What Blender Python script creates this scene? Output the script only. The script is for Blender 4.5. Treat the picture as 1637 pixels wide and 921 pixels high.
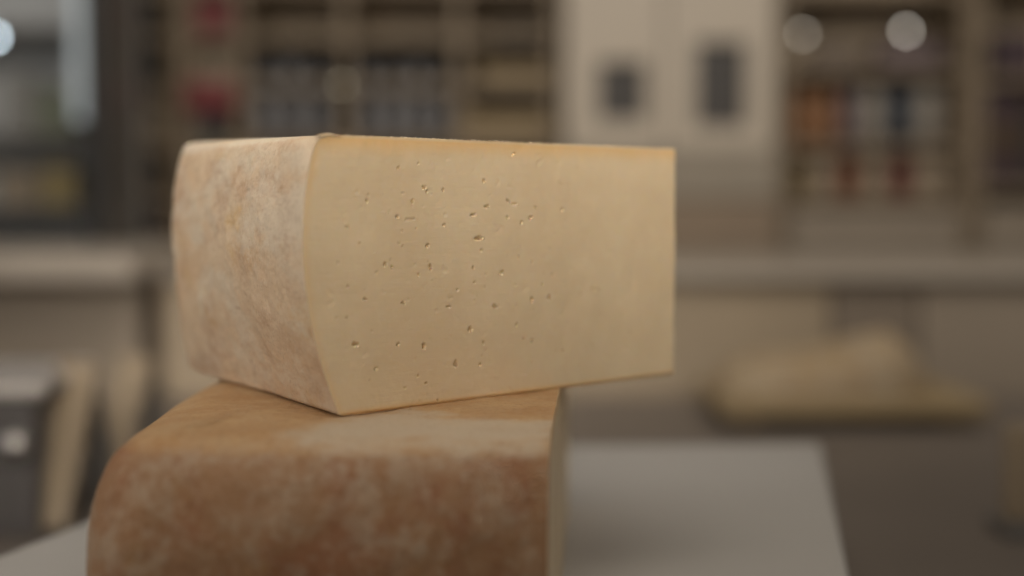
import bpy, bmesh, math, random
from mathutils import Vector, noise as mnoise

random.seed(7)
for o in list(bpy.data.objects):
    bpy.data.objects.remove(o)
scn = bpy.context.scene
COL = scn.collection

# ------------------------------------------------------------------ camera
F_PX, CX, CY, HOR = 2050.0, 818.5, 460.5, 340.0
CAM_Z = 0.27
PITCH = math.atan((CY - HOR) / F_PX)
cam_d = bpy.data.cameras.new('camera')
cam = bpy.data.objects.new('camera', cam_d)
COL.objects.link(cam)
cam.location = (0, 0, CAM_Z)
cam.rotation_euler = (math.pi / 2 - PITCH, 0, 0)
cam_d.sensor_width = 36.0
cam_d.lens = 36.0 * F_PX / 1637.0
cam_d.clip_start, cam_d.clip_end = 0.02, 60
cam_d.dof.use_dof = True
cam_d.dof.focus_distance = 0.53
cam_d.dof.aperture_fstop = 2.25
scn.camera = cam

# ------------------------------------------------------------------ world + lamps
w = bpy.data.worlds.new('World')
scn.world = w
w.use_nodes = True
bg = w.node_tree.nodes['Background']
bg.inputs[0].default_value = (1.0, 0.93, 0.84, 1)
bg.inputs[1].default_value = 0.15
scn.view_settings.view_transform = 'Standard'
scn.view_settings.look = 'None'
scn.view_settings.exposure = 0.0
scn.view_settings.gamma = 1.0


def area(name, loc, target, size, power, col, size_y=None, spread=180):
    d = bpy.data.lights.new(name, 'AREA')
    d.energy, d.color, d.size = power, col, size
    d.spread = math.radians(spread)
    if size_y:
        d.shape, d.size_y = 'RECTANGLE', size_y
    o = bpy.data.objects.new(name, d)
    COL.objects.link(o)
    o.location = loc
    o.rotation_euler = (Vector(target) - Vector(loc)).to_track_quat('-Z', 'Y').to_euler()
    return o


WARM = (1.0, 0.90, 0.78)
area('added_softbox', (0.25, -0.75, 0.80), (-0.03, 0.60, 0.385), 0.8, 0.64, WARM, 0.24, spread=20)  # added frontal beam, kept narrow so brightness fades toward the bottom
area('unseen_area_light', (-0.05, 0.12, 1.45), (0.0, 0.62, 0.25), 0.9, 6.0, WARM, 0.7)  # soft overhead light from the ceiling, out of view
area('unseen_area_light', (-1.1, 0.25, 0.66), (-0.1, 0.62, 0.28), 0.7, 3.3, (1.0, 0.95, 0.9), 0.7)  # added low side light from the left, brightens the rind
area('unseen_area_light', (0.6, 1.25, 1.5), (0.6, 1.4, 0.0), 0.9, 1.5, WARM, 0.5)  # overhead light above the right worktop, out of view
area('unseen_area_light', (0.2, 1.1, 1.25), (0.2, 3.0, 0.35), 2.6, 8.6, WARM, 0.5, spread=120)  # added light facing the shelves, lifts their dark gaps


# ------------------------------------------------------------------ helpers


def ray(px, py):
    v = Vector(((px - CX) / F_PX, 1.0, -(py - CY) / F_PX))
    c, s = math.cos(PITCH), math.sin(PITCH)
    return Vector((v.x, v.y * c + v.z * s, -v.y * s + v.z * c))


def at(px, py, Y):
    r = ray(px, py)
    return Vector((0, 0, CAM_Z)) + r * (Y / r.y)


def on_z(px, py, z):
    r = ray(px, py)
    return Vector((0, 0, CAM_Z)) + r * ((z - CAM_Z) / r.z)


def mesh_obj(name, verts, faces, mat, parent=None, smooth=True, attrs=None):
    me = bpy.data.meshes.new(name)
    me.from_pydata([tuple(v) for v in verts], [], faces)
    me.update()
    if smooth:
        me.polygons.foreach_set('use_smooth', [True] * len(me.polygons))
    for k, vals in (attrs or {}).items():
        a = me.attributes.new(k, 'FLOAT', 'POINT')
        a.data.foreach_set('value', vals)
    if mat:
        me.materials.append(mat)
    o = bpy.data.objects.new(name, me)
    COL.objects.link(o)
    if parent:
        o.parent = parent
        o.location = -parent.location
    return o


def bm_obj(name, bm, mat, parent=None, smooth=False):
    me = bpy.data.meshes.new(name)
    bmesh.ops.recalc_face_normals(bm, faces=bm.faces)
    bm.to_mesh(me)
    bm.free()
    if smooth:
        me.polygons.foreach_set('use_smooth', [True] * len(me.polygons))
    me.materials.append(mat)
    o = bpy.data.objects.new(name, me)
    COL.objects.link(o)
    if parent:
        o.parent = parent
        o.location = -parent.location
    return o


def add_box(bm, lo, hi, bevel=0.0, seg=2):
    r = bmesh.ops.create_cube(bm, size=1.0)
    c = [(a + b) / 2 for a, b in zip(lo, hi)]
    s = [abs(b - a) for a, b in zip(lo, hi)]
    for v in r['verts']:
        v.co = Vector((c[0] + v.co.x * s[0], c[1] + v.co.y * s[1], c[2] + v.co.z * s[2]))
    if bevel > 0:
        es = list({e for v in r['verts'] for e in v.link_edges})
        bmesh.ops.bevel(bm, geom=es, offset=min(bevel, 0.45 * min(s)), segments=seg, affect='EDGES', profile=0.5)


def box(name, lo, hi, mat, parent=None, bevel=0.003, seg=2):
    bm = bmesh.new()
    add_box(bm, lo, hi, bevel, seg)
    return bm_obj(name, bm, mat, parent)


def bar(name, a, b, wx, wy, mat, parent=None, bevel=0.002):
    """a square bar from a to b"""
    a, b = Vector(a), Vector(b)
    d = (b - a)
    L = d.length
    bm = bmesh.new()
    add_box(bm, (-wx / 2, -wy / 2, 0), (wx / 2, wy / 2, L), bevel)
    d.normalize()
    X = Vector((1, 0, 0))
    X = (X - d * X.dot(d)).normalized()
    Yv = d.cross(X)
    for v in bm.verts:
        c = v.co.copy()
        v.co = a + X * c.x + Yv * c.y + d * c.z
    return bm_obj(name, bm, mat, parent)


def lathe(name, prof, center, mat, parent=None, n=24, axis='z'):
    verts, faces = [], []
    for r, z in prof:
        for i in range(n):
            t = 2 * math.pi * i / n
            if axis == 'z':
                verts.append((center[0] + r * math.cos(t), center[1] + r * math.sin(t), center[2] + z))
            else:
                verts.append((center[0] + r * math.cos(t), center[1] - z, center[2] + r * math.sin(t)))
    m = len(prof)
    for j in range(m - 1):
        for i in range(n):
            a, b = j * n + i, j * n + (i + 1) % n
            faces.append((a, b, b + n, a + n))
    faces.append(tuple(range(n))[::-1])
    faces.append(tuple(range((m - 1) * n, m * n)))
    return mesh_obj(name, verts, faces, mat, parent)


def thing(name, label, cat, loc, group=None):
    o = bpy.data.objects.new(name, None)
    COL.objects.link(o)
    o.empty_display_size = 0.05
    o.location = loc
    o['label'], o['category'] = label, cat
    if group:
        o['group'] = group
    return o


def tag(o, label, cat, group=None):
    o['label'], o['category'] = label, cat
    if group:
        o['group'] = group
    return o


# ------------------------------------------------------------------ materials


def new_mat(name):
    m = bpy.data.materials.new(name)
    m.use_nodes = True
    nt = m.node_tree
    return m, nt, nt.nodes['Principled BSDF']


def nd(nt, typ, **kw):
    n = nt.nodes.new(typ)
    for k, v in kw.items():
        setattr(n, k, v)
    return n


def noise_node(nt, coord, scale, detail=4, rough=0.55, vscale=(1, 1, 1), dist=0.0):
    mp = nd(nt, 'ShaderNodeMapping')
    mp.inputs['Scale'].default_value = vscale
    nt.links.new(coord, mp.inputs['Vector'])
    n = nd(nt, 'ShaderNodeTexNoise')
    n.inputs['Scale'].default_value = scale
    n.inputs['Detail'].default_value = detail
    n.inputs['Roughness'].default_value = rough
    n.inputs['Distortion'].default_value = dist
    nt.links.new(mp.outputs[0], n.inputs['Vector'])
    return n.outputs['Fac']


def ramp(nt, fac, lo, hi, a=0.0, b=1.0):
    m = nd(nt, 'ShaderNodeMapRange', interpolation_type='SMOOTHSTEP')
    m.inputs['From Min'].default_value, m.inputs['From Max'].default_value = lo, hi
    m.inputs['To Min'].default_value, m.inputs['To Max'].default_value = a, b
    nt.links.new(fac, m.inputs['Value'])
    return m.outputs['Result']


def mix(nt, fac, a, b):
    m = nd(nt, 'ShaderNodeMix', data_type='RGBA')
    for s, v in ((m.inputs[0], fac), (m.inputs[6], a), (m.inputs[7], b)):
        if isinstance(v, (tuple, list)):
            s.default_value = (*v, 1) if len(v) == 3 else v
        elif isinstance(v, (int, float)):
            s.default_value = v
        else:
            nt.links.new(v, s)
    return m.outputs[2]


def math_n(nt, op, a, b=None, clamp=False):
    m = nd(nt, 'ShaderNodeMath', operation=op, use_clamp=clamp)
    for s, v in ((m.inputs[0], a), (m.inputs[1], b)):
        if v is None:
            continue
        if isinstance(v, (int, float)):
            s.default_value = v
        else:
            nt.links.new(v, s)
    return m.outputs[0]


def simple(name, c, rough=0.5, var=0.12, scale=12, metal=0.0, vscale=(1, 1, 1), bump=0.0, spec=0.5):
    m, nt, p = new_mat(name)
    co = nd(nt, 'ShaderNodeTexCoord').outputs['Object']
    f = noise_node(nt, co, scale, 5, 0.6, vscale)
    d = tuple(x * (1 - 2 * var) for x in c)
    l = tuple(min(1, x * (1 + 2 * var)) for x in c)
    nt.links.new(mix(nt, f, d, l), p.inputs['Base Color'])
    p.inputs['Roughness'].default_value = rough
    p.inputs['Metallic'].default_value = metal
    p.inputs['Specular IOR Level'].default_value = spec
    if bump:
        b = nd(nt, 'ShaderNodeBump')
        b.inputs['Strength'].default_value = bump
        b.inputs['Distance'].default_value = 0.002
        nt.links.new(f, b.inputs['Height'])
        nt.links.new(b.outputs[0], p.inputs['Normal'])
    return m


def emit(name, c, s):
    m, nt, p = new_mat(name)
    p.inputs['Base Color'].default_value = (*c, 1)
    p.inputs['Emission Color'].default_value = (*c, 1)
    p.inputs['Emission Strength'].default_value = s
    return m


def paste_mat():
    m, nt, p = new_mat('cheese_paste')
    co = nd(nt, 'ShaderNodeTexCoord').outputs['Object']
    at_ = nd(nt, 'ShaderNodeAttribute', attribute_name='rind_dist')
    n1 = noise_node(nt, co, 22, 4, 0.55)
    n2 = noise_node(nt, co, 150, 4, 0.6)
    base = mix(nt, ramp(nt, n1, 0.3, 0.7), (0.70, 0.548, 0.355), (0.735, 0.588, 0.39))
    base = mix(nt, ramp(nt, n2, 0.45, 0.8, 0, 0.25), base, (0.80, 0.67, 0.46))
    # ripened zone beneath the rind: ochre, fading into the paste
    dist = math_n(nt, 'ADD', at_.outputs['Fac'], math_n(nt, 'MULTIPLY', math_n(nt, 'SUBTRACT', n1, 0.5), 0.004))
    zone = ramp(nt, dist, -0.001, 0.0085, 1.0, 0.0)
    base = mix(nt, math_n(nt, 'MULTIPLY', zone, 0.85), base, (0.78, 0.49, 0.20))
    rim_ = nd(nt, 'ShaderNodeAttribute', attribute_name='rim')
    edge = ramp(nt, rim_.outputs['Fac'], 0.0005, 0.0016, 1.0, 0.0)
    base = mix(nt, math_n(nt, 'MULTIPLY', edge, 0.75), base, (0.74, 0.58, 0.38))
    eye_shade = nd(nt, 'ShaderNodeAttribute', attribute_name='eye_shade')
    base = mix(nt, math_n(nt, 'MULTIPLY', eye_shade.outputs['Fac'], 0.65), base, (0.42, 0.265, 0.105))  # slightly darker paste in the holes, deepened to stand in for shade
    nt.links.new(base, p.inputs['Base Color'])
    p.inputs['Roughness'].default_value = 0.46
    p.inputs['Specular IOR Level'].default_value = 0.2
    p.inputs['Subsurface Weight'].default_value = 0.25
    p.inputs['Subsurface Radius'].default_value = (1.0, 0.6, 0.25)
    p.inputs['Subsurface Scale'].default_value = 0.003
    # fine drag marks of the wire and a waxy grain
    b1 = noise_node(nt, co, 60, 3, 0.6, (1, 1, 9))
    b2 = noise_node(nt, co, 420, 3, 0.6)
    h = math_n(nt, 'ADD', math_n(nt, 'MULTIPLY', b1, 0.5), math_n(nt, 'MULTIPLY', b2, 0.35))
    bp = nd(nt, 'ShaderNodeBump')
    bp.inputs['Strength'].default_value = 0.32
    bp.inputs['Distance'].default_value = 0.0009
    nt.links.new(h, bp.inputs['Height'])
    nt.links.new(bp.outputs[0], p.inputs['Normal'])
    return m


def rind_mat(name, c_pale, c_mid, c_ochre, c_red, c_bloom, bloom=0.6, red=0.5, streak=(1, 1, 0.25), top_col=None, blo=(30, 130), c_patch=None, bvec=(1, 1, 0.8), fine=900):
    """washed rind: mid tone, ochre and red stains, grey-white bloom; top_col tints faces that were the wheel's flat side"""
    m, nt, p = new_mat(name)
    co = nd(nt, 'ShaderNodeTexCoord').outputs['Object']
    n_big = noise_node(nt, co, 18, 5, 0.6, bvec, 0.3)
    n_och = noise_node(nt, co, 26, 5, 0.62, bvec, 0.3)
    n_red = noise_node(nt, co, 38, 6, 0.68, streak, 0.3)
    n_blo = noise_node(nt, co, blo[0], 7, 0.72, bvec, 0.3)
    n_blo2 = noise_node(nt, co, blo[1], 6, 0.7, bvec)
    n_pale = noise_node(nt, co, 60, 8, 0.78, (0.7, 1.3, 1))
    n_fine = noise_node(nt, co, fine, 4, 0.72, (1, 1, 0.75))
    base = mix(nt, ramp(nt, n_big, 0.33, 0.68), c_mid, c_pale)
    base = mix(nt, ramp(nt, n_och, 0.52, 0.66, 0, 0.85), base, c_ochre)
    base = mix(nt, ramp(nt, n_red, 0.46, 0.64, 0, red), base, c_red)
    if top_col is not None:
        flat = nd(nt, 'ShaderNodeAttribute', attribute_name='flat_side')
        ns = noise_node(nt, co, 42, 8, 0.75, (0.9, 1.0, 1), 0.2)
        tcol = mix(nt, ramp(nt, ns, 0.35, 0.68), top_col[0], top_col[1])
        base = mix(nt, flat.outputs['Fac'], base, tcol)
    bl = math_n(nt, 'ADD', math_n(nt, 'MULTIPLY', n_blo, 0.68), math_n(nt, 'MULTIPLY', n_blo2, 0.32))
    blf = ramp(nt, bl, 0.46, 0.6, 0, bloom)
    if top_col is not None:
        blf = math_n(nt, 'MULTIPLY', blf, math_n(nt, 'SUBTRACT', 1.0, math_n(nt, 'MULTIPLY', flat.outputs['Fac'], 0.7)))
    base = mix(nt, blf, base, c_bloom)
    pale_mask = nd(nt, 'ShaderNodeAttribute', attribute_name='pale_mask')
    mf = math_n(nt, 'ADD', pale_mask.outputs['Fac'], math_n(nt, 'MULTIPLY', math_n(nt, 'SUBTRACT', n_pale, 0.5), 2.4))
    mf = math_n(nt, 'MULTIPLY', mf, ramp(nt, pale_mask.outputs['Fac'], 0.0, 0.25))
    base = mix(nt, ramp(nt, mf, 0.1, 1.0, 0, 0.85), base, c_patch or c_bloom)
    fleck = ramp(nt, n_fine, 0.53, 0.70, 0, 0.38)
    base = mix(nt, fleck, base, tuple(x * 0.55 for x in c_mid))
    fl2 = ramp(nt, n_fine, 0.47, 0.32, 0, 0.42)
    base = mix(nt, fl2, base, c_bloom)
    nt.links.new(base, p.inputs['Base Color'])
    p.inputs['Roughness'].default_value = 0.72
    p.inputs['Specular IOR Level'].default_value = 0.3
    p.inputs['Subsurface Weight'].default_value = 0.08
    p.inputs['Subsurface Radius'].default_value = (1.0, 0.55, 0.3)
    p.inputs['Subsurface Scale'].default_value = 0.0015
    h = math_n(nt, 'ADD', math_n(nt, 'MULTIPLY', n_fine, 0.5), math_n(nt, 'MULTIPLY', n_blo2, 0.8))
    bp = nd(nt, 'ShaderNodeBump')
    bp.inputs['Strength'].default_value = 0.55
    bp.inputs['Distance'].default_value = 0.0011
    nt.links.new(h, bp.inputs['Height'])
    nt.links.new(bp.outputs[0], p.inputs['Normal'])
    return m


PASTE = paste_mat()
RIND_UP = rind_mat('pale_rind', (0.75, 0.58, 0.40), (0.68, 0.475, 0.295), (0.68, 0.45, 0.215), (0.50, 0.31, 0.19),
                   (0.78, 0.68, 0.53), bloom=0.6, red=0.75, streak=(0.5, 0.5, 0.9), bvec=(0.5, 0.5, 0.9), fine=720)
RIND_LOW = rind_mat('orange_rind', (0.325, 0.19, 0.102), (0.285, 0.15, 0.07), (0.31, 0.168, 0.058), (0.26, 0.108, 0.05),
                    (0.42, 0.325, 0.228), bloom=0.55, blo=(62, 230), c_patch=(0.50, 0.415, 0.31), fine=420, red=0.75, streak=(1, 1, 0.7),
                    top_col=((0.41, 0.235, 0.105), (0.50, 0.33, 0.17)))

WHITE = simple('white_plastic', (0.46, 0.445, 0.42), 0.5, 0.03, 6)
WORKTOP = simple('taupe_worktop', (0.155, 0.13, 0.11), 0.5, 0.1, 5)
COUNTER_TOP = simple('pale_stone', (0.42, 0.37, 0.31), 0.45, 0.08, 9)
PANEL_A = simple('beige_panel', (0.36, 0.29, 0.205), 0.55, 0.08, 5, vscale=(4, 1, 0.3))
PANEL_B = simple('dark_panel', (0.22, 0.18, 0.14), 0.55, 0.08, 5)
PANEL_C = simple('taupe_panel', (0.30, 0.25, 0.195), 0.55, 0.08, 5)
SHELFWOOD = simple('shelf_wood', (0.24, 0.185, 0.125), 0.55, 0.18, 8, vscale=(0.4, 1, 3))
BACKWOOD = simple('shelf_back_wood', (0.58, 0.47, 0.34), 0.6, 0.18, 6, vscale=(3, 1, 0.4))
CRATEWOOD = simple('crate_wood', (0.31, 0.23, 0.125), 0.6, 0.15, 14, vscale=(0.5, 1, 4))
BEECH = simple('beech_wood', (0.29, 0.225, 0.15), 0.5, 0.12, 20, vscale=(4, 4, 0.4))
CREAMW = simple('cabinet_white', (0.53, 0.465, 0.38), 0.45, 0.03, 5)
DARK = simple('dark_grey', (0.045, 0.04, 0.037), 0.45, 0.15, 10)
BLACKM = simple('black_metal', (0.03, 0.03, 0.03), 0.4, 0.1, 8)
GREYM = simple('grey_metal', (0.16, 0.15, 0.14), 0.4, 0.08, 8)
STEEL = simple('steel', (0.42, 0.40, 0.38), 0.42, 0.04, 10, metal=1.0)
WALL = simple('wall_paint', (0.22, 0.185, 0.145), 0.7, 0.06, 3)
FLOOR = simple('floor_tile', (0.25, 0.22, 0.19), 0.5, 0.08, 3)
CHAR = simple('charcoal_glass', (0.19, 0.19, 0.20), 0.3, 0.2, 8)
BLUEGREY = simple('blue_grey_label', (0.36, 0.36, 0.38), 0.5, 0.1, 10)

# ------------------------------------------------------------------ setting
box('worktop', (-2.6, -0.6, -0.04), (2.6, 1.885, 0.0), WORKTOP, bevel=0.004)['kind'] = 'structure'
box('floor', (-5, -3, -0.96), (5, 4.2, -0.92), FLOOR, bevel=0)['kind'] = 'structure'
box('wall', (-5, 3.52, -0.92), (5, 3.62, 2.6), WALL, bevel=0)['kind'] = 'structure'

# ------------------------------------------------------------------ cheese builder
H = 0.11


def interp(tab, x):
    for (x0, y0), (x1, y1) in zip(tab, tab[1:]):
        if x <= x1:
            t = (x - x0) / max(1e-9, x1 - x0)
            return y0 + (y1 - y0) * t
    return tab[-1][1]


def smooth_profile(nodes, n):
    """Catmull-Rom through (offset, z) nodes, n samples evenly in arc length"""
    P = [Vector((a, b)) for a, b in nodes]
    P = [P[0] * 2 - P[1]] + P + [P[-1] * 2 - P[-2]]
    out = []
    for i in range(1, len(P) - 2):
        for k in range(24):
            t = k / 24
            a, b, c, d = P[i - 1], P[i], P[i + 1], P[i + 2]
            out.append(0.5 * ((2 * b) + (c - a) * t + (2 * a - 5 * b + 4 * c - d) * t * t + (3 * b - a - 3 * c + d) * t ** 3))
    out.append(P[-2])
    L = [0]
    for p, q in zip(out, out[1:]):
        L.append(L[-1] + (q - p).length)
    res, j = [], 0
    for k in range(n):
        s = L[-1] * k / (n - 1)
        while j < len(L) - 2 and L[j + 1] < s:
            j += 1
        t = (s - L[j]) / max(1e-9, L[j + 1] - L[j])
        res.append(out[j].lerp(out[j + 1], min(1, t)))
    return [(p.x, p.y) for p in res]


def fbm(v, sc, o=3):
    return mnoise.fractal(v * sc, 0.9, 2.1, o)


class Cheese:
    """a cut piece of a wheel: plan = rind polyline (outer bulge line), straight cuts between its ends via corners"""

    def __init__(self, root, rind_pts, corners, profile, rind_m, rough, ztop=None, pale_mask=None, pits=(), oscale=None):
        self.root = root
        n = len(rind_pts)
        P = [Vector((p[0], p[1])) for p in rind_pts]
        C = [Vector((c[0], c[1])) for c in corners]          # path from last rind pt back to the first
        self.P, self.C, self.prof = P, C, profile
        cen = sum(P + C, Vector((0, 0))) / (n + len(C))
        # inset directions
        ins = []
        for i in range(n):
            t = (P[min(i + 1, n - 1)] - P[max(i - 1, 0)]).normalized()
            nrm = Vector((-t.y, t.x))
            if nrm.dot(cen - P[i]) < 0:
                nrm = -nrm
            ins.append(nrm)
        e0 = ((C[-1] if C else P[-1]) - P[0]).normalized()
        e1 = ((C[0] if C else P[0]) - P[-1]).normalized()
        acc = 0
        for i in range(n):
            if i:
                acc += (P[i] - P[i - 1]).length
            k = math.exp(-acc / 0.03)
            ins[i] = (ins[i] * (1 - k) + e0 * k)
        acc = 0
        for i in range(n - 1, -1, -1):
            if i < n - 1:
                acc += (P[i] - P[i + 1]).length
            k = math.exp(-acc / 0.03)
            ins[i] = (ins[i] * (1 - k) + e1 * k)
        self.ins = ins
        m = len(profile)
        self.ztop = ztop or (lambda x, y, z: z)
        verts, flat, pale_vals = [], [], []
        zmax = max(z for o, z in profile)
        for i in range(n):
            for j, (o, z) in enumerate(profile):
                if oscale:
                    o = o * oscale(i, z)
                q = P[i] + ins[i] * o
                v = Vector((q.x, q.y, z))
                d = rough * (fbm(v, 30) * 0.9 + fbm(v, 110) * 0.35 + fbm(v, 420, 2) * 0.10)
                for pc_, pr, pz, pd in pits:
                    w2 = ((q - pc_.xy).length / pr) ** 2 + ((z - pc_.z) / pz) ** 2
                    if w2 < 4:
                        d -= pd * math.exp(-w2 * 1.6)
                edge_k = min(1.0, min(i, n - 1 - i) / 6)
                d *= edge_k
                t0, t1 = profile[max(j - 1, 0)], profile[min(j + 1, m - 1)]
                tx, tz = t1[0] - t0[0], t1[1] - t0[1]
                l = math.hypot(tx, tz) or 1
                out_r, out_z = tz / l, -tx / l      # outward normal in (outward radial, z)
                zz = self.ztop(q.x, q.y, z)
                v = Vector((q.x - ins[i].x * out_r * d, q.y - ins[i].y * out_r * d, zz + (-out_z) * -d * 0 + d * max(0, -tx / l) * (1 if z > zmax / 2 else -1) * 0.3))
                verts.append(v)
                flat.append(max(0.0, min(1.0, (abs(tx) / l - 0.72) / 0.22)) if z > zmax / 2 else 0.0)
        faces = []
        for i in range(n - 1):
            for j in range(m - 1):
                a = i * m + j
                faces.append((a, a + m, a + m + 1, a + 1))
        # flat caps: rings from the strip edge (and cut edges) toward the middle
        for side, jj in ((1, m - 1), (0, 0)):
            ring = [i * m + jj for i in range(n)]
            loop = [verts[k].copy() for k in ring]
            base_z = profile[jj][1]
            # extra points along cut lines
            cuts = []
            a = P[-1] + ins[-1] * profile[jj][0]
            chain = [a] + C + [P[0] + ins[0] * profile[jj][0]]
            for s0, s1 in zip(chain, chain[1:]):
                k = max(2, int((s1 - s0).length / 0.004))
                for q in range(1, k + 1):
                    cuts.append(s0.lerp(s1, q / k))
            cuts = cuts[:-1]
            idx = ring[:]
            for c in cuts:
                idx.append(len(verts))
                verts.append(Vector((c.x, c.y, self.ztop(c.x, c.y, base_z))))
                flat.append(1.0 if side else 0.0)
            outer = [verts[k].copy() for k in idx]
            nn = len(idx)
            prev = idx
            RINGS = 54
            for r in range(1, RINGS + 1):
                t = r / RINGS
                cur = []
                for k in range(nn):
                    q = outer[k].xy.lerp(cen, t if t < 1 else 0.999)
                    z = self.ztop(q.x, q.y, base_z)
                    v3 = Vector((q.x, q.y, z))
                    hmp = rough * 0.5 * (fbm(v3, 28) + 0.3 * fbm(v3, 120)) * min(1, t * 8)
                    cur.append(len(verts))
                    verts.append(Vector((q.x, q.y, z + (hmp if side else -hmp * 0))))
                    flat.append(1.0 if side else 0.0)
                for k in range(nn):
                    k2 = (k + 1) % nn
                    f = (prev[k], prev[k2], cur[k2], cur[k])
                    faces.append(f if side else f[::-1])
                prev = cur
        if pale_mask:
            pale_vals = [pale_mask(v) for v in verts]
        else:
            pale_vals = [0.0] * len(verts)
        self.rind = mesh_obj('rind', verts, faces, rind_m, root, True, {'flat_side': flat, 'pale_mask': pale_vals})

    def cut(self, name, p, q, e_prof, other_prof, ncol, mat, holes=(), rough=0.0004, soft=None):
        """vertical cut from plan point p (rind end if e_prof) to q; rows follow the profile"""
        d = (q - p)
        L = d.length
        d.normalize()
        nrm = Vector((d.y, -d.x))
        mid = (p + q) / 2
        cen = sum(self.P + self.C, Vector((0, 0))) / (len(self.P) + len(self.C))
        if nrm.dot(mid - cen) < 0:
            nrm = -nrm
        verts, dist, faces, eye_shades, rims = [], [], [], [], []
        prof = self.prof
        zt = prof[-1][1]
        m = len(prof)
        for j, (o, z) in enumerate(prof):
            s0 = o if e_prof else 0.0
            s1 = L - (o if other_prof else 0.0)
            for i in range(ncol):
                s = s0 + (s1 - s0) * i / (ncol - 1)
                x, y = p.x + d.x * s, p.y + d.y * s
                zz = self.ztop(x, y, z)
                v = Vector((x, y, zz))
                fr = min(1.0, i / 3, (ncol - 1 - i) / 3, j / 3, (m - 1 - j) / 3)
                dep, eye_shade = 0.0, 0.0
                for (hs, hz, rx, rz, ang, hd) in holes:
                    a, b = s - hs, zz - hz
                    if abs(a) > 4 * max(rx, rz) or abs(b) > 4 * max(rx, rz):
                        continue
                    wob = 1 + 0.35 * mnoise.noise(Vector((a * 900 + hs * 999, b * 900, hz * 777)))
                    ca, sa = math.cos(ang), math.sin(ang)
                    u, w_ = (a * ca + b * sa) / rx, (-a * sa + b * ca) / rz
                    r = math.hypot(u, w_) / wob
                    if r < 1:
                        dep -= hd * (1 - r ** 7)
                        eye_shade = max(eye_shade, min(1.0, (1 - r) * 3.0) * min(1.0, hd / 0.0008))
                    elif r < 1.6:
                        dep += hd * 0.12 * (1 - (r - 1) / 0.6)
                dep += rough * fr * (fbm(v, 22) * 1.2 + fbm(Vector((s * 1.0, zz * 0.2, 3.0)), 120) * 0.25 + fbm(v, 300, 2) * 0.10)
                dep += 0.00035 * fr * max(0, fbm(v, 190, 2) - 0.55) * -2
                vx, vy = x + nrm.x * dep, y + nrm.y * dep
                if soft is not None:          # rounded edge shared with the next cut
                    under = max(0.0, 1 - (z - prof[0][1]) / 0.0014) ** 2 * 0.0013
                    vx -= nrm.x * under
                    vy -= nrm.y * under
                    ends = ((q, L - s) if e_prof else (p, s))
                    k = max(0.0, 1 - ends[1] / 0.0022) ** 2
                    out = (ends[0] - soft).normalized() * (0.0006 * fbm(Vector((0.3, 0.7, zz)), 95, 4) - 0.0002)
                    vx += (soft.x - ends[0].x + out.x) * k
                    vy += (soft.y - ends[0].y + out.y) * k
                verts.append(Vector((vx, vy, zz)))
                eye_shades.append(eye_shade)
                dd = 1.0
                rims.append(min(s - s0 if e_prof else 1.0, self.ztop(x, y, zt) - zz))
                if e_prof:
                    dd = min(dd, (s - s0) * 1.05 + 0.0030 - 0.0012 * max(0.0, min(1.0, (zz - ZL - 0.07) / 0.04)))
                if other_prof:
                    dd = min(dd, (s1 - s) * 0.8)
                dd = min(dd, (self.ztop(x, y, zt) - zz) * 0.9, (zz - self.ztop(x, y, prof[0][1])) * 2.2 + 0.0006)
                dist.append(max(0, dd))
        for j in range(m - 1):
            for i in range(ncol - 1):
                a = j * ncol + i
                faces.append((a, a + 1, a + 1 + ncol, a + ncol))
        o = mesh_obj(name, verts, faces, mat, self.root, True, {'rind_dist': dist, 'eye_shade': eye_shades, 'rim': rims})
        # orient outward
        f = o.data.polygons[len(o.data.polygons) // 2]
        if f.normal.xy.dot(nrm) < 0:
            o.data.flip_normals()
        return o


# ------------------------------------------------------------------ white riser
ZR = 0.09                 # riser top
ZL = 0.19                 # top of the lower cheese
c_bl = on_z(430, 716, ZR)
c_br = on_z(1312, 707, ZR)
c_fl = on_z(0, 886, ZR)
c_fr = on_z(1360, 921, ZR)
dl = (c_fl - c_bl).normalized()
dr = (c_fr - c_br).normalized()
f_l = c_bl + dl * 0.62
f_r = c_br + dr * 0.62
riser = thing('display_riser', 'low white display block under the stack of cheese on the taupe worktop', 'riser', (0, 0.6, 0))
bm = bmesh.new()
vs = [bm.verts.new((p.x, p.y, z)) for z in (0.0, ZR) for p in (c_bl, c_br, f_r, f_l)]
for f in ((0, 1, 2, 3), (7, 6, 5, 4), (0, 4, 5, 1), (1, 5, 6, 2), (2, 6, 7, 3), (3, 7, 4, 0)):
    bm.faces.new([vs[i] for i in f])
bmesh.ops.bevel(bm, geom=list(bm.edges), offset=0.004, segments=3, affect='EDGES', profile=0.5)
bm_obj('block', bm, WHITE, riser)

# ------------------------------------------------------------------ lower cheese
low = thing('cheese_half', 'large orange brown half of washed rind cheese lying at the bottom of the stack', 'cheese', (-0.07, 0.6, ZR))
HL = ZL - ZR
prof_low = smooth_profile([(0.020, 0.0), (0.008, 0.010), (0.002, 0.030), (0.0, 0.050), (0.0014, 0.068), (0.0058, 0.0835), (0.0115, 0.0925), (0.019, 0.0972), (0.029, 0.0994), (0.042, HL)], 90)
prof_low = [(o, z + ZR) for o, z in prof_low]
rp = []


def lower_cut(Y):
    return 0.0135 + 0.094 * (Y - 0.450)


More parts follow.
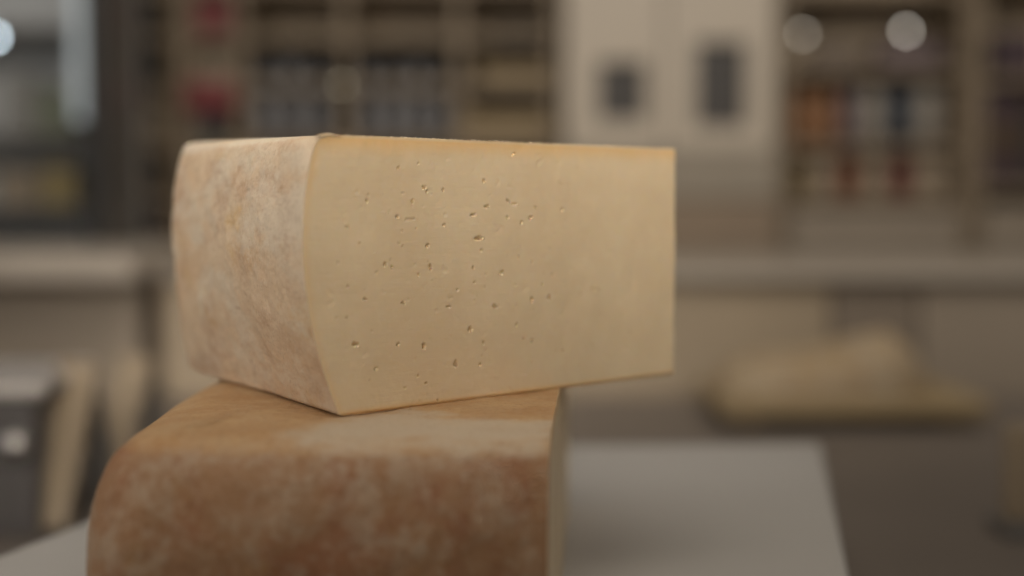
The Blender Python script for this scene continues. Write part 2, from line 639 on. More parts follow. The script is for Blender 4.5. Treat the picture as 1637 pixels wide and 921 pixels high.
x_right = lower_cut(0.438)
NX = 110
for i in range(NX):                      # front, right to left
    t = i / (NX - 1)
    x = x_right + (-0.124 - x_right) * t
    y = 0.4385 - 0.0035 * math.sin(math.pi * min(1, t * 1.05)) + 0.002 * t
    rp.append((x, y))
cx_, cy_, rr = -0.124, 0.4385 + 0.002 + 0.034, 0.034
for k in range(1, 26):                   # rounded corner
    a = math.radians(-90 - 90 * k / 25)
    rp.append((cx_ + rr * math.cos(a), cy_ + rr * math.sin(a)))
for k in range(1, 60):                   # left side
    t = k / 59
    rp.append((-0.158 - 0.005 * math.sin(math.pi * t), cy_ + (0.74 - cy_) * t))
for k in range(1, 20):
    a = math.radians(180 - 90 * k / 19)
    rp.append((-0.118 + 0.04 * math.cos(a), 0.74 + 0.05 * math.sin(a)))
for k in range(1, 30):
    rp.append((-0.118 + (0.035 + 0.118) * k / 29, 0.79))


PATCH_POLY = [on_z(x, y, ZL).xy for x, y in ((350, 724), (545, 668), (640, 655), (720, 667), (800, 671), (915, 674), (915, 718), (640, 726))]


def poly_sd(p, poly):
    d, inside = 1e9, False
    for a, b in zip(poly, poly[1:] + poly[:1]):
        ab = b - a
        t = max(0, min(1, (p - a).dot(ab) / ab.length_squared))
        d = min(d, (p - a - ab * t).length)
        if (a.y > p.y) != (b.y > p.y) and p.x < (b.x - a.x) * (p.y - a.y) / (b.y - a.y) + a.x:
            inside = not inside
    return d if inside else -d


def low_patch(v):
    # whitish patch on the front of the flat side, pointed at its left end
    if v.z < ZL - 0.012:
        return 0.0
    return max(0.0, min(1.0, 0.5 + poly_sd(v.xy, PATCH_POLY) / 0.026)) * max(0.0, min(1.0, (v.z - ZL + 0.009) / 0.009))


# last rind point must sit on the cut plane's back end
lower = Cheese(low, rp, [], prof_low, RIND_LOW, 0.0011, None, low_patch)
p0, p1 = lower.P[0], lower.P[-1]
lower.cut('cut_face', p0, p1, True, True, 90, PASTE, rough=0.0005)

# ------------------------------------------------------------------ upper cheese
up = thing('cheese_wedge', 'pale cheese wedge with smooth holed cut face, resting on the larger orange piece', 'cheese', (-0.02, 0.62, ZL))
A = Vector((-0.0796, 0.488))
B = Vector((0.0812, 0.6335))
CEN = Vector((0.039, 0.657))
R = 0.2066
prof_up = [(0.0200, 0.0), (0.0160, 0.0009), (0.0142, 0.0045), (0.0113, 0.0115), (0.0072, 0.023), (0.0030, 0.038), (0.0006, 0.055), (0.0, 0.068),
           (0.0008, 0.084), (0.0030, 0.097), (0.0050, 0.1040), (0.0072, 0.1078), (0.0110, 0.1094), (0.0180, 0.1100)]
# rows: keep the face fine, end row at the flat side
prof_s = smooth_profile(prof_up, 230)
prof_s = [(o, z + ZL) for o, z in prof_s]
SD = Vector((-0.497, 0.868)).normalized()          # along the rind side, away from the lens
SN = Vector((SD.y, -SD.x))                          # inward
arc = []
LS, RC, LB = 0.180, 0.042, 0.125
for k in range(170):
    t = k / 170
    p = A + SD * (LS * t) - SN * (0.0028 * math.sin(math.pi * t))
    arc.append((p.x, p.y))
cc = A + SD * LS + SN * RC
for k in range(60):
    a = math.radians(90) * k / 60
    p = cc - SN * (RC * math.cos(a)) + SD * (RC * math.sin(a))
    arc.append((p.x, p.y))
for k in range(91):
    p = cc + SD * RC + SN * (LB * k / 90)
    arc.append((p.x, p.y))


def up_top(x, y, z):
    """the flat side is not quite parallel: it rises a little toward the back left"""
    t = max(0.0, (y - 0.488) * 0.8 + (-0.08 - x) * 0.5)
    return z + (z - ZL) / H * 0.036 * t


E_ = Vector(arc[-1])
n1 = Vector(((B - A).y, -(B - A).x)).normalized()
n2 = Vector(((E_ - B).y, -(E_ - B).x)).normalized()
B_SOFT = B - (n1 + n2).normalized() * 0.0009
PITS = []
for px_, py_, pr, pz, pd in ((392, 338, 0.0022, 0.0016, 0.0016), (397, 322, 0.0012, 0.0030, 0.0007), (401, 312, 0.0020, 0.0010, 0.0005),
                             (428, 236, 0.0030, 0.0012, 0.0008), (352, 290, 0.003, 0.002, 0.0006), (468, 560, 0.0022, 0.003, 0.0009),
                             (408, 525, 0.003, 0.0016, 0.0007), (455, 470, 0.0016, 0.0022, 0.0005), (440, 610, 0.003, 0.0014, 0.0008),
                             (380, 500, 0.0035, 0.002, 0.0005), (470, 400, 0.0012, 0.004, 0.0004), (430, 330, 0.0014, 0.0012, 0.0006)):
    r_ = ray(px_, py_)
    t = SN.dot(A) / SN.dot(r_.xy)
    PITS.append((Vector((0, 0, CAM_Z)) + r_ * t, pr, pz, pd))
def far_corner(i, z):
    """the foot of the rind is less undercut round the far corner"""
    if z > ZL + 0.06:
        return 1.0
    up_ = max(0.0, min(1.0, (i - 60) / 100)) * max(0.0, min(1.0, (318 - i) / 60))
    return 1.0 - 0.5 * up_ * up_ * (3 - 2 * up_)


wedge = Cheese(up, arc, [(B_SOFT.x, B_SOFT.y)], prof_s, RIND_UP, 0.0009, up_top,
               lambda v: 0.75 * max(0, min(1, (v.z - (ZL + H * 0.985)) / 0.0015)), PITS, far_corner)  # whitish mold along the wedge's top edge
dAB = (B - A).normalized()
nAB = Vector((dAB.y, -dAB.x))
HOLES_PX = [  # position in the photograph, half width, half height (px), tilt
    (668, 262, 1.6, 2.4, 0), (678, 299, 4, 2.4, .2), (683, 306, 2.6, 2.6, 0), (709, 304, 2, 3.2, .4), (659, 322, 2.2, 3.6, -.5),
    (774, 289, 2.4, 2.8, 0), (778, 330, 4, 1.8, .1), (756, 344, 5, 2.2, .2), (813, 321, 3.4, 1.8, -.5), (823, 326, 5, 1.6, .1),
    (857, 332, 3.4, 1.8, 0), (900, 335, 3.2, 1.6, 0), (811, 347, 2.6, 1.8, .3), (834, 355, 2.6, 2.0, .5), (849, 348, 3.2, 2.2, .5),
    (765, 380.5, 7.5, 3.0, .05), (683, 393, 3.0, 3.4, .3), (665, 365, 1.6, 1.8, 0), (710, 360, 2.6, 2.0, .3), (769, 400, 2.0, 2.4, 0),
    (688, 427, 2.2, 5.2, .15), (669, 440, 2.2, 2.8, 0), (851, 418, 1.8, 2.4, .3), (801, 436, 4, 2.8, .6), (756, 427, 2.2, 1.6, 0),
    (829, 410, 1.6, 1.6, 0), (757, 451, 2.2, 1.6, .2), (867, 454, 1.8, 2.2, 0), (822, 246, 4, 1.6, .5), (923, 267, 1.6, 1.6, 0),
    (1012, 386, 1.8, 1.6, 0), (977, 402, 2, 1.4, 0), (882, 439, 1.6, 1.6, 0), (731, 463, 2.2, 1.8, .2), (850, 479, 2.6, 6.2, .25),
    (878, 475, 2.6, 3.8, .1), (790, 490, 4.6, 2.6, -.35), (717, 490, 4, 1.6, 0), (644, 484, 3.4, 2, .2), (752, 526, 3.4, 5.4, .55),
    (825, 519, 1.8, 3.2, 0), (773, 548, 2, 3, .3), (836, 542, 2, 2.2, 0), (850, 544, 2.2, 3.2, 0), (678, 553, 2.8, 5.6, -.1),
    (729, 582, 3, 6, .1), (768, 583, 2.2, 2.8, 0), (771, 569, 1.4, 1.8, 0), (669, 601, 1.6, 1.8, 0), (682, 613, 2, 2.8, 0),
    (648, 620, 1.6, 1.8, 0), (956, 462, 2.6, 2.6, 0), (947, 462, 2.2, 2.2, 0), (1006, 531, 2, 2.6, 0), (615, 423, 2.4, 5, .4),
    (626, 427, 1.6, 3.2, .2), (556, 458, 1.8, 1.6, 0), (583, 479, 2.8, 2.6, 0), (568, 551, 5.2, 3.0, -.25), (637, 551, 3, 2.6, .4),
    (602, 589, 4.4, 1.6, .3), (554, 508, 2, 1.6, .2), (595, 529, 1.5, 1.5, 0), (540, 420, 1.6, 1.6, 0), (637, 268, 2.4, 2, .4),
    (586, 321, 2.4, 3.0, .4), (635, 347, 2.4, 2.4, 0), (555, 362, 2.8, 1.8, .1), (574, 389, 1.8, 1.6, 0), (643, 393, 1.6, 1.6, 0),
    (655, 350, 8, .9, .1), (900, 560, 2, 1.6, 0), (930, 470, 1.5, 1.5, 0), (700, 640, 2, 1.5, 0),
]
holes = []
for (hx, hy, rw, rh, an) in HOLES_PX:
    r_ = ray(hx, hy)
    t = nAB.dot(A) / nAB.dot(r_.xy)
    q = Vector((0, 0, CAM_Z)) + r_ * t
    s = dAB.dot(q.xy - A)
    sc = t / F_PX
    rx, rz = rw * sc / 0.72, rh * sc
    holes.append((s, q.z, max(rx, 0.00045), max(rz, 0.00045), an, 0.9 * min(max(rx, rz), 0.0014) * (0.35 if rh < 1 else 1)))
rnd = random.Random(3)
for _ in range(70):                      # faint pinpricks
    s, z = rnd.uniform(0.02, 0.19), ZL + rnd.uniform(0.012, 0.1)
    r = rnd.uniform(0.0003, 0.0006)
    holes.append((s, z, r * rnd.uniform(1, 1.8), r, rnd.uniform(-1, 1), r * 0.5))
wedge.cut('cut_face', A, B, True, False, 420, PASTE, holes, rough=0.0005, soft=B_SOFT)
E = Vector(arc[-1])
wedge.cut('back_cut_face', B, E, False, True, 160, PASTE, rough=0.0006, soft=B_SOFT)

# crumbs of dry bloom standing on the top edge of the cut, and the little lip at the corner
bm = bmesh.new()
rc = random.Random(11)
for k in range(150):
    s = rc.uniform(0.012, 0.212) if k > 60 else rc.uniform(0.05, 0.13)
    p = A + dAB * s - nAB * rc.uniform(0.0002, 0.004)
    z = up_top(p.x, p.y, ZL + H)
    r = rc.uniform(0.00014, 0.00036)
    res = bmesh.ops.create_icosphere(bm, subdivisions=1, radius=r)
    for v in res['verts']:
        v.co = Vector((v.co.x * rc.uniform(.7, 1.5), v.co.y, v.co.z * rc.uniform(.7, 1.3))) + Vector((p.x, p.y, z + r * 0.3))
cr = bm_obj('crumb', bm, simple('dry_bloom', (0.66, 0.55, 0.42), 0.8, 0.05, 300), up, True)
cr['kind'] = 'stuff'
lip_v, lip_f = [], []
for i in range(13):
    for j in range(7):
        s = 0.0085 + 0.009 * i / 12
        u = 0.0065 * j / 6 - 0.0006
        p = A + dAB * s - nAB * u
        hgt = 0.0013 * math.sin(math.pi * i / 12) ** 0.6 * math.sin(math.pi * min(1, j / 6 + 0.12))
        lip_v.append((p.x, p.y, up_top(p.x, p.y, ZL + H) - 0.0008 + hgt))
for i in range(12):
    for j in range(6):
        a = i * 7 + j
        lip_f.append((a, a + 7, a + 8, a + 1))
mesh_obj('rind_lip', lip_v, lip_f, PASTE, up, True, {'rind_dist': [0.006] * len(lip_v), 'rim': [0.0] * len(lip_v)})

# ------------------------------------------------------------------ back counters
DC, DB = 1.89, 2.88
zc_r = at(1200, 440, DC).z
ct = thing('back_counter', 'long taupe counter with a pale top running behind the cheese to the right', 'counter', (0.6, 2.3, -0.92))
xl, xr = at(255, 440, DC).x, 2.4
box('counter_top', (xl, DC - 0.02, zc_r - 0.006), (xr, DB, zc_r + 0.002), COUNTER_TOP, ct)
edges = [(xl, at(1330, 500, DC).x, PANEL_A), (at(1330, 500, DC).x, at(1470, 500, DC).x, PANEL_B), (at(1470, 500, DC).x, xr, PANEL_C)]
for x0, x1, mm in edges:
    box('front_panel', (x0 + 0.002, DC, -0.92), (x1 - 0.002, DC + 0.02, zc_r - 0.008), mm, ct)
box('side_panel', (xl, DC + 0.022, -0.92), (xl + 0.02, DB - 0.01, zc_r - 0.008), PANEL_C, ct)

zl_ = at(100, 450, DC - 0.1).z
cl = thing('back_counter', 'left counter with a pale thick top in front of the glass fridge', 'counter', (-0.9, 2.3, -0.92))
x1 = at(212, 440, DC - 0.1).x
box('counter_top', (-2.4, DC - 0.10, zl_), (x1, 2.48, zl_ + 0.036), COUNTER_TOP, cl)
box('front_panel', (-2.4, DC - 0.003, -0.92), (x1 - 0.02, DC + 0.02, zl_ - 0.002), PANEL_C, cl)
box('side_panel', (x1 - 0.04, DC + 0.022, -0.92), (x1 - 0.02, 2.46, zl_ - 0.002), PANEL_C, cl)

# ------------------------------------------------------------------ shelves (front at DS)
DS = 3.0
Z0 = -0.92


def shelf_unit(label, px0, px1, board_py, base_py, upr=(), top=1.9):
    x0, x1 = at(px0, 100, DS).x, at(px1, 100, DS).x
    u = thing('shelf_unit', label, 'shelf', ((x0 + x1) / 2, DS + 0.2, Z0), 'wooden shelf units along the back wall')
    box('back_panel', (x0, DS + 0.24, Z0), (x1, DS + 0.26, top), BACKWOOD, u)
    for x in (x0, x1):
        s = 0.024
        xx = x if x == x0 else x1 - s
        box('upright', (xx, DS, Z0), (xx + s, DS + 0.238, top), SHELFWOOD, u)
    for p in upr:
        xx = at(p, 100, DS).x
        box('upright', (xx - 0.012, DS + 0.002, Z0), (xx + 0.012, DS + 0.236, top), SHELFWOOD, u)
    zs = []
    for py in board_py:
        z = at(800, py, DS).z
        box('board', (x0 + 0.026, DS + 0.004, z - 0.02), (x1 - 0.026, DS + 0.234, z), SHELFWOOD, u)
        zs.append(z)
    zb = at(800, base_py, DS).z
    box('base_cabinet', (x0 + 0.026, DS - 0.01, Z0), (x1 - 0.026, DS + 0.233, zb), PANEL_C, u)
    return zs, zb


zsA, zbA = shelf_unit('narrow wooden shelf unit right of the black fridge post', 168, 286, [-20, 52, 145, 230, 314], 378, top=1.9)
zsB, zbB = shelf_unit('wide wooden shelf unit above the wedge with red packages and dark jars', 288, 892, [-30, 54, 130, 222], 330, upr=(384, 552, 734))
zsC, zbC = shelf_unit('wooden shelf unit at the right with coloured bottles and two small lights', 1246, 1556, [-20, 106, 228, 314], 335)
zsD, zbD = shelf_unit('dim shelf unit at the far right edge with dark boxes', 1560, 1900, [-40, 120, 292], 330)


def xr_(px0, px1, d):
    return at(px0, 200, d).x, at(px1, 200, d).x


def carton(name, label, cat, px0, px1, z0, py_top, mat, d=DS + 0.05, depth=0.12, band=None, group=None):
    x0, x1 = xr_(px0, px1, d)
    z1 = at(800, py_top, d).z
    t = thing(name, label, cat, ((x0 + x1) / 2, d + depth / 2, z0), group)
    box('carton', (x0, d, z0), (x1, d + depth, z1), mat, t, 0.004)
    if band:
        h = z1 - z0
        box('label_panel', (x0 + 0.006, d - 0.0015, z0 + h * 0.3), (x1 - 0.006, d + 0.001, z0 + h * 0.72), band, t, 0)
    return t


def jar(name, label, cat, px0, px1, z0, py_top, mat, lid, lab=None, d=DS + 0.10, group=None, bottle=False):
    x0, x1 = xr_(px0, px1, d)
    z1 = at(800, py_top, d).z
    h, r = z1 - z0, (x1 - x0) / 2
    cx = (x0 + x1) / 2
    t = thing(name, label, cat, (cx, d, z0), group)
    if bottle:
        prof = [(r * .9, 0), (r, h * .03), (r, h * .62), (r * .8, h * .72), (r * .38, h * .8), (r * .36, h * .92)]
        lathe('glass', prof, (cx, d, z0), mat, t)
        lathe('cap', [(r * .42, h * .9), (r * .42, h * .99), (r * .38, h)], (cx, d, z0), lid, t)
        lz = (0.12, 0.55)
    else:
        prof = [(r * .92, 0), (r, h * .04), (r, h * .74), (r * .86, h * .82)]
        lathe('glass', prof, (cx, d, z0), mat, t)
        lathe('lid', [(r * .9, h * .825), (r * .92, h * .97), (r * .86, h)], (cx, d, z0), lid, t)
        lz = (0.2, 0.62)
    if lab:
        lathe('paper_label', [(r * 1.012, h * lz[0]), (r * 1.012, h * lz[1])], (cx, d, z0), lab, t)
    return t


RED = simple('red_card', (0.18, 0.022, 0.024), 0.5, 0.1, 10)
CREAM = simple('cream_card', (0.36, 0.30, 0.22), 0.6, 0.1, 10)
TEAL = simple('teal_tin', (0.10, 0.16, 0.17), 0.4, 0.15, 12)
LILAC = simple('grey_lilac_tin', (0.21, 0.19, 0.20), 0.4, 0.1, 12)
TANBOX = simple('tan_card', (0.26, 0.19, 0.12), 0.6, 0.1, 8)
ORANGE = simple('orange_label', (0.33, 0.17, 0.085), 0.5, 0.1, 9)
NAVY = simple('navy_label', (0.045, 0.06, 0.085), 0.45, 0.1, 9)
PALE = simple('pale_grey_label', (0.36, 0.33, 0.29), 0.5, 0.06, 9)
BEIGE = simple('beige_label', (0.44, 0.36, 0.27), 0.5, 0.06, 9)
RUST = simple('rust_label', (0.23, 0.085, 0.045), 0.5, 0.1, 9)
BRICKR = simple('dull_red_label', (0.21, 0.065, 0.055), 0.5, 0.1, 9)
OCHRE = simple('ochre_label', (0.28, 0.20, 0.08), 0.5, 0.1, 9)
PURPLE = simple('dark_purple_card', (0.055, 0.032, 0.042), 0.5, 0.12, 9)
MAUVE = simple('mauve_label', (0.16, 0.12, 0.14), 0.5, 0.1, 9)
BROWNG = simple('brown_glass', (0.09, 0.06, 0.04), 0.3, 0.1, 9)

# shelf A
carton('tan_carton', 'tan cardboard box, upper of the two beside the black fridge post', 'box', 182, 262, zsA[3], 166, TANBOX, band=CREAM)
carton('tan_carton', 'tan cardboard box, lower of the two beside the black fridge post', 'box', 182, 236, zsA[4], 256, TANBOX, band=CREAM)
carton('dark_basket_box', 'dark brown box low on the narrow shelf beside the wedge', 'box', 238, 276, zbA + 0.002, 300, BROWNG, band=PURPLE)
carton('brown_carton', 'brown box on the top visible shelf right of the fridge', 'box', 196, 226, zsA[2], 70, BROWNG)
# shelf B, red column
carton('red_box', 'bright red box at the top of the picture, upper of the two red ones', 'box', 296, 372, zsB[1], -20, RED)
t = thing('cream_bag', 'cream paper bag standing between the two red boxes', 'bag', (at(340, 130, DS + 0.1).x, DS + 0.1, zsB[2]))
x0, x1 = xr_(310, 374, DS + 0.06)
bm = bmesh.new()
z0, z1 = zsB[2], at(340, 78, DS + 0.06).z
add_box(bm, (x0, DS + 0.06, z0), (x1, DS + 0.14, z1), 0.012, 3)
for v in bm.verts:
    k = (v.co.z - z0) / (z1 - z0)
    v.co.y = DS + 0.1 + (v.co.y - DS - 0.1) * (1 - 0.7 * k * k)
bm_obj('bag_body', bm, CREAM, t, True)
box('bag_fold', (x0 + 0.004, DS + 0.09, z1 - 0.004), (x1 - 0.004, DS + 0.108, z1 + 0.012), CREAM, t)
carton('red_box', 'dark red box under the cream bag, lower of the two red ones', 'box', 294, 374, zsB[2] - 0.072, 126, RED, d=DS - 0.012, depth=0.1)
jar('grey_tin', 'grey lilac tin with a teal band just above the left of the wedge', 'tin', 304, 366, zsB[3], 170, LILAC, LILAC, TEAL)
# shelf B dark jars
jl = ['leftmost dark grey jar on the shelf above the wedge', 'dark grey jar second from the left above the wedge', 'dark grey jar third from the left, beside the dim round light']
for k, (a, b, tp) in enumerate(((402, 440, 88), (446, 486, 74), (492, 530, 90))):
    jar('dark_jar', jl[k], 'jar', a, b, zsB[3], tp, CHAR, BLACKM, BLUEGREY, group='dark jars on the middle shelf')
jl = ['dark jar just right of the dim round light', 'bluish grey jar in the middle of the right jar row', 'bluish grey jar beside the last jar of the row', 'last dark jar of the row, next to the wooden crates']
for k, (a, b, tp) in enumerate(((572, 606, 86), (612, 648, 92), (652, 686, 80), (692, 722, 94))):
    jar('dark_jar', jl[k], 'jar', a, b, zsB[3], tp, CHAR, BLACKM, BLUEGREY, group='dark jars on the middle shelf')


def crate(label, px0, px1, z0, py_top, n, d=DS + 0.02, mat=CRATEWOOD, depth=0.18):
    x0, x1 = xr_(px0, px1, d)
    z1 = at(800, py_top, d).z
    t = thing('wooden_crate', label, 'crate', ((x0 + x1) / 2, d + depth / 2, z0), 'wooden crates on the shelves')
    box('bottom', (x0 + 0.008, d + 0.008, z0), (x1 - 0.008, d + depth - 0.008, z0 + 0.008), mat, t)
    for (xx, yy) in ((x0, d), (x1 - 0.012, d), (x0, d + depth - 0.012), (x1 - 0.012, d + depth - 0.012)):
        box('corner_post', (xx, yy, z0), (xx + 0.012, yy + 0.012, z1), mat, t)
    hh = (z1 - z0)
    for k in range(n):
        zz = z0 + hh * (k + 0.1) / n
        for yy in (d - 0.006, d + depth + 0.001):
            box('slat', (x0 - 0.002, yy, zz), (x1 + 0.002, yy + 0.005, zz + hh / n * 0.62), mat, t, 0.001)
    return t


crate('pale wooden crate directly above the right half of the wedge, lower of two', 744, 888, zsB[3], 168, 1)
crate('pale wooden crate with a dark gap beneath it, upper of two beside the white cabinets', 770, 886, zsB[2] - 0.012, 96, 1)
t = thing('dark_basket', 'dark oval basket on the shelf left of the white cabinets', 'basket', (at(828, 90, DS + .1).x, DS + 0.1, zsB[2] + 0.05))
lathe('basket_body', [(0.05, 0.0), (0.062, 0.012), (0.066, 0.05), (0.06, 0.06)], (at(828, 90, DS + .1).x, DS + 0.1, at(828, 92, DS + .1).z), DARK, t)

# ------------------------------------------------------------------ white cabinets
DW = 2.93
for k, (a, b, hx, hy0, hy1, hw, lab) in enumerate((
        (904, 1060, 994, 98, 192, 38, 'left of the two white cabinets, with the shorter dark opening'),
        (1064, 1238, 1152, 66, 202, 40, 'right of the two white cabinets, with the taller dark opening'))):
    x0, x1 = xr_(a, b, DW)
    zb = at(1000, 236, DW).z
    cz1, cz0 = at(hx, hy0, DW).z, at(hx, hy1, DW).z
    c = at(hx, 150, DW).x
    hwm = hw * DW / F_PX
    t = thing('white_cabinet', lab, 'cabinet', ((x0 + x1) / 2, DW + 0.2, zb), 'white cabinets on the grey base')
    # front built round the opening, with depth behind it
    fr = bmesh.new()
    for lo, hi in (((x0, DW, zb), (c - hwm, DW + 0.02, 1.6)), ((c + hwm, DW, zb), (x1, DW + 0.02, 1.6)),
                   ((c - hwm, DW, zb), (c + hwm, DW + 0.02, cz0)), ((c - hwm, DW, cz1), (c + hwm, DW + 0.02, 1.6))):
        add_box(fr, lo, hi, 0)
    bmesh.ops.remove_doubles(fr, verts=fr.verts, dist=1e-5)
    bm_obj('door', fr, CREAMW, t)
    box('body', (x0 + 0.004, DW + 0.10, zb), (x1 - 0.004, DW + 0.42, 1.6), CREAMW, t)
    box('side', (x0, DW + 0.0205, zb), (x0 + 0.01, DW + 0.098, 1.6), CREAMW, t)
    box('side', (x1 - 0.01, DW + 0.0205, zb), (x1, DW + 0.098, 1.6), CREAMW, t)
    box('recess', (c - hwm - 0.004, DW + 0.0215, cz0 - 0.004), (c + hwm + 0.004, DW + 0.09, cz1 + 0.004), DARK, t)
    lathe('tap', [(0.010, 0), (0.010, 0.022), (0.006, 0.03)], (c, DW + 0.02, cz1 - 0.03), GREYM, t, axis='y')
x0, x1 = xr_(898, 1244, DW)
zb = at(1000, 236, DW).z
bc = thing('base_cabinet', 'grey beige base cabinet under the two white cabinets', 'cabinet', ((x0 + x1) / 2, DW + 0.2, Z0))
zmid = at(1000, 318, DW).z
box('upper_panel', (x0, DW - 0.01, zmid), (x1, DW + 0.44, zb - 0.002), simple('grey_beige', (0.31, 0.27, 0.215), 0.5, 0.05, 5), bc)
box('lower_panel', (x0, DW - 0.006, Z0), (x1, DW + 0.44, zmid - 0.004), simple('brown_panel', (0.27, 0.205, 0.145), 0.5, 0.06, 5), bc)

# ------------------------------------------------------------------ right shelf goods
row1 = [(1262, 1300, 142, ORANGE, 'orange labelled bottle nearest the white cabinets'), (1303, 1338, 146, ORANGE, 'orange labelled bottle second from the white cabinets'),
        (1341, 1369, 138, MAUVE, 'mauve labelled bottle between orange and pale bottles'), (1372, 1412, 134, PALE, 'pale grey bottle left of the navy one'),
        (1417, 1455, 128, NAVY, 'navy blue bottle between the two pale ones'), (1459, 1503, 132, PALE, 'pale grey bottle right of the navy one'),
        (1507, 1543, 150, BROWNG, 'brown bottle at the right end of the upper row')]
for a, b, tp, mm, lab in row1:
    jar('bottle', lab, 'bottle', a, b, zsC[2], tp - 16, mm, mm, mm, bottle=True, group='bottles on the right shelf, upper row')
row2 = [(1266, 1288, 246, OCHRE, 'ochre jar at the left end of the lower row'), (1291, 1334, 244, BEIGE, 'wide beige jar second in the lower row'),
        (1338, 1372, 240, RUST, 'rust coloured jar between two beige jars'), (1376, 1418, 238, BEIGE, 'beige jar in the middle of the lower row'),
        (1423, 1456, 238, BRICKR, 'dull red jar below the navy bottle'), (1460, 1512, 238, BEIGE, 'broad beige jar right of the dull red one'),
        (1516, 1546, 246, RUST, 'rust coloured jar at the right end of the lower row')]
for a, b, tp, mm, lab in row2:
    jar('jar', lab, 'jar', a, b, zsC[3], tp, mm, mm, mm, group='jars on the right shelf, lower row')
carton('purple_box', 'dark purple box under the brighter round light', 'box', 1405, 1505, zsC[1], 66, PURPLE, band=MAUVE)
carton('brown_box', 'low brown box under the dimmer round light', 'box', 1300, 1380, zsC[1], 72, BROWNG)
carton('dark_box', 'tall dark box at the right edge, middle shelf', 'box', 1572, 1640, zsD[2], 150, PURPLE, band=BROWNG)
carton('dark_box', 'dark box on the shelf at the upper right corner', 'box', 1590, 1660, zsD[1], 52, PURPLE)
carton('black_box', 'black box beyond the tall dark box at the right edge', 'box', 1644, 1720, zsD[2], 170, DARK)


# small lights
def spot(label, px, py, d, r, e, col, stem=0.08):
    p = at(px, py, d)
    t = thing('small_light', label, 'light', (p.x, p.y, p.z), 'small round lights in the background')
    lathe('housing', [(r * 1.3, -0.03), (r * 1.3, 0.0), (r * 1.05, 0.002)], p, BLACKM, t, axis='y')
    lathe('bulb', [(r, 0.002), (r * .9, 0.005), (r * .5, 0.007)], p, emit('bulb_glow', col, e), t, axis='y')
    lathe('stem', [(0.004, 0.0), (0.004, stem)], (p.x, p.y + 0.015, p.z + r * 1.2), BLACKM, t)


spot('dim round light left on the right shelf unit', 1283, 55, DS + 0.008, 0.006, 3.6, (1.0, 0.9, 0.75))
spot('brighter round light on the right shelf unit above the purple box', 1448, 50, DS + 0.008, 0.006, 7.0, (1.0, 0.92, 0.8))
spot('very dim round light between the two rows of dark jars', 547, 135, DS - 0.012, 0.005, 1.6, (1.0, 0.9, 0.65))

# ------------------------------------------------------------------ glass fridge at the left
DF = 2.56
t = thing('display_fridge', 'grey glass fronted fridge with a black post at the left', 'fridge', (at(0, 200, DF).x, DF + 0.3, Z0))
xa, xb = at(-420, 200, DF).x, at(163, 200, DF).x
xpost = at(136, 200, DF).x
FRI = simple('fridge_liner', (0.55, 0.58, 0.60), 0.5, 0.05, 4)
box('back', (xa, DF + 0.27, Z0), (xb, DF + 0.29, 1.5), FRI, t)
box('plinth', (xa, DF, Z0), (xb, DF + 0.265, at(0, 384, DF).z), GREYM, t)
box('door_post', (xpost, DF - 0.01, at(0, 384, DF).z + 0.002), (xb, DF + 0.04, 1.5), BLACKM, t)
box('side_wall', (xb - 0.012, DF + 0.042, at(0, 384, DF).z + 0.002), (xb, DF + 0.268, 1.5), GREYM, t)
for py in (30, 210, 330):
    z = at(0, py, DF).z
    box('wire_shelf', (xa, DF + 0.08, z - 0.008), (xb - 0.014, DF + 0.26, z), STEEL, t)
LED = emit('cold_strip', (0.8, 0.92, 1.0), 0.17)
box('light_strip', (at(100, 0, DF).x, DF + 0.05, at(0, 190, DF).z), (at(134, 0, DF).x, DF + 0.07, 1.4), LED, t)
GREEN = simple('green_pack', (0.17, 0.19, 0.14), 0.5, 0.1, 9)
YELLOW = simple('yellow_pack', (0.27, 0.215, 0.10), 0.5, 0.1, 9)
GREYP = simple('grey_pack', (0.25, 0.25, 0.24), 0.5, 0.1, 9)
BROWNP = simple('brown_pack', (0.26, 0.215, 0.16), 0.5, 0.1, 9)
z2, z3 = at(0, 210, DF).z, at(0, 330, DF).z
carton('green_pack', 'green grey pack inside the fridge on its middle shelf', 'pack', 60, 108, z2, 140, GREEN, d=DF + 0.12)
carton('grey_pack', 'pale grey pack at the left inside the fridge', 'pack', 4, 52, z2, 120, GREYP, d=DF + 0.12)
carton('yellow_pack', 'yellow pack low inside the fridge beside the black post', 'pack', 66, 114, z3, 266, YELLOW, d=DF + 0.12)
carton('brown_pack', 'brown pack low inside the fridge at the left edge', 'pack', -10, 56, z3, 272, BROWNP, d=DF + 0.12)

spot('bluish white light at the left edge of the picture by the fridge', -8, 60, DF + 0.10, 0.006, 20.0, (0.75, 0.9, 1.0), 0.025)

# ------------------------------------------------------------------ worktop things
# pale loaf on a board
pb = on_z(1370, 684, 0.0)
bd = thing('wooden_board', 'ochre wooden board on the worktop under the pale loaf', 'board', (pb.x, pb.y, 0))
bx0, bx1 = at(1150, 670, pb.y).x, at(1580, 670, pb.y).x
box('plank', (bx0, pb.y - 0.015, 0.014), (bx1, pb.y + 0.20, 0.036), CRATEWOOD, bd, 0.006, 3)
for xx in (bx0 + 0.03, bx1 - 0.05):
    box('foot', (xx, pb.y + 0.005, 0.0), (xx + 0.02, pb.y + 0.18, 0.0138), CRATEWOOD, bd)
LOAFM = rind_mat('loaf_crust', (0.40, 0.315, 0.21), (0.33, 0.235, 0.135), (0.35, 0.23, 0.09), (0.27, 0.16, 0.075), (0.44, 0.385, 0.30), bloom=0.5, red=0.3)
v, f = [], []
lx0, lx1 = at(1158, 650, pb.y).x, at(1515, 650, pb.y).x
NU, NV = 60, 40
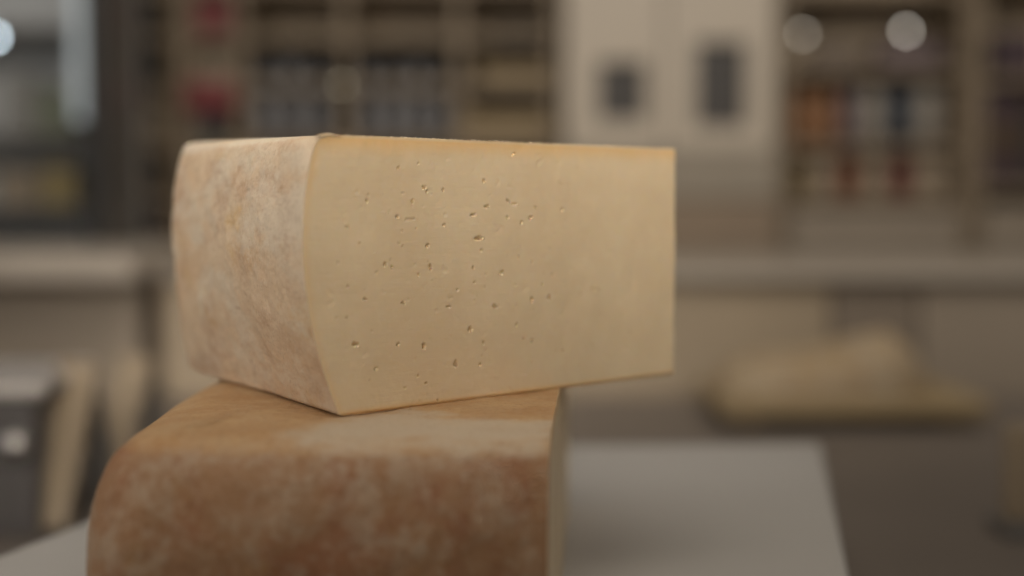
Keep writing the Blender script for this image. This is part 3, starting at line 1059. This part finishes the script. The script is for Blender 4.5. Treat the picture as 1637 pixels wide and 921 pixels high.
for i in range(NU):
    t_ = i / (NU - 1)
    x = lx0 + (lx1 - lx0) * (0.5 - 0.5 * math.cos(math.pi * t_))
    prof_h = interp([(0, .0), (.06, .028), (.2, .045), (.5, .056), (.72, .074), (.82, .078), (.92, .055), (1, .0)], (x - lx0) / (lx1 - lx0))
    half = 0.085 * math.sqrt(max(0.0, 1 - (2 * (x - lx0) / (lx1 - lx0) - 1) ** 2)) ** 0.7
    for j in range(NV):
        a = math.pi * j / (NV - 1)
        p = Vector((x, pb.y + 0.09 - half * math.cos(a), 0.0365 + prof_h * math.sin(a) ** 0.7))
        p.z += 0.004 * fbm(p, 25) * math.sin(a)
        v.append(p)
for i in range(NU - 1):
    for j in range(NV - 1):
        a = i * NV + j
        f.append((a, a + NV, a + NV + 1, a + 1))
lf = mesh_obj('bread_loaf', v, f, LOAFM)
tag(lf, 'pale beige crusty loaf, out of focus, lying on the wooden board', 'loaf')

# slatted stand at the left
pl = on_z(95, 852, 0.0)
st = thing('slatted_stand', 'wooden stand of two slanting pale slats behind the cheese at left', 'stand', (pl.x + 0.05, pl.y, 0))
for (b0, t0) in (((74, 852), (128, 580)), ((166, 770), (220, 570))):
    p = on_z(b0[0], b0[1], 0.0)
    q = at(t0[0], t0[1], p.y + 0.07)
    bar('slat', (p.x, p.y, 0.004), q, 0.036, 0.012, BEECH, st)
    bar('rear_leg', (q.x, q.y + 0.07, 0.002), (q.x, q.y + 0.009, q.z - 0.008), 0.02, 0.01, GREYM, st)
pa, pb_ = on_z(78, 852, 0.0), on_z(172, 760, 0.0)
bar('rail', (pa.x + 0.006, pa.y + 0.026, 0.032), (pb_.x + 0.006, pb_.y + 0.026, 0.032), 0.01, 0.01, GREYM, st)

# grey container
pg = on_z(0, 862, 0.0)
gx0, gx1 = at(-320, 700, pg.y).x, at(36, 700, pg.y).x
zt_ = at(0, 640, pg.y).z
gb = thing('metal_container', 'dark grey metal container with a pale lid at the left edge', 'container', ((gx0 + gx1) / 2, pg.y + 0.1, 0))
box('body', (gx0, pg.y, 0.0), (gx1, pg.y + 0.16, zt_), simple('dark_grey_metal', (0.085, 0.078, 0.075), 0.45, 0.1, 8), gb, 0.004)
box('lid', (gx0 - 0.006, pg.y - 0.008, zt_ + 0.001), (gx1 + 0.01, pg.y + 0.168, zt_ + 0.014), simple('pale_lid', (0.42, 0.39, 0.36), 0.45, 0.05, 8), gb, 0.004)
kx = at(2, 715, pg.y)
lathe('latch', [(0.013, 0.0), (0.013, 0.004), (0.008, 0.009)], (kx.x, pg.y, kx.z), STEEL, gb, axis='y')
for k in (gb,):
    k.rotation_euler = (0, 0, math.radians(5))

# upright slats at the right edge
pc = on_z(1632, 862, 0.0)
d = pc.y
t = thing('slatted_stand', 'pale wooden upright slat standing at the lower right edge of the picture', 'stand', (pc.x + 0.05, d, 0))
box('foot', (pc.x - 0.012, d - 0.004, 0.0), (pc.x + 0.2, d + 0.05, 0.012), GREYM, t)
for k in range(3):
    x = at(1614, 800, d).x + 0.07 * k
    box('slat', (x, d + 0.006, 0.0125), (x + 0.03, d + 0.02, at(1632, 682, d).z), BEECH, t)

scn.render.engine = 'CYCLES'
scn.render.resolution_x, scn.render.resolution_y = 1024, 576
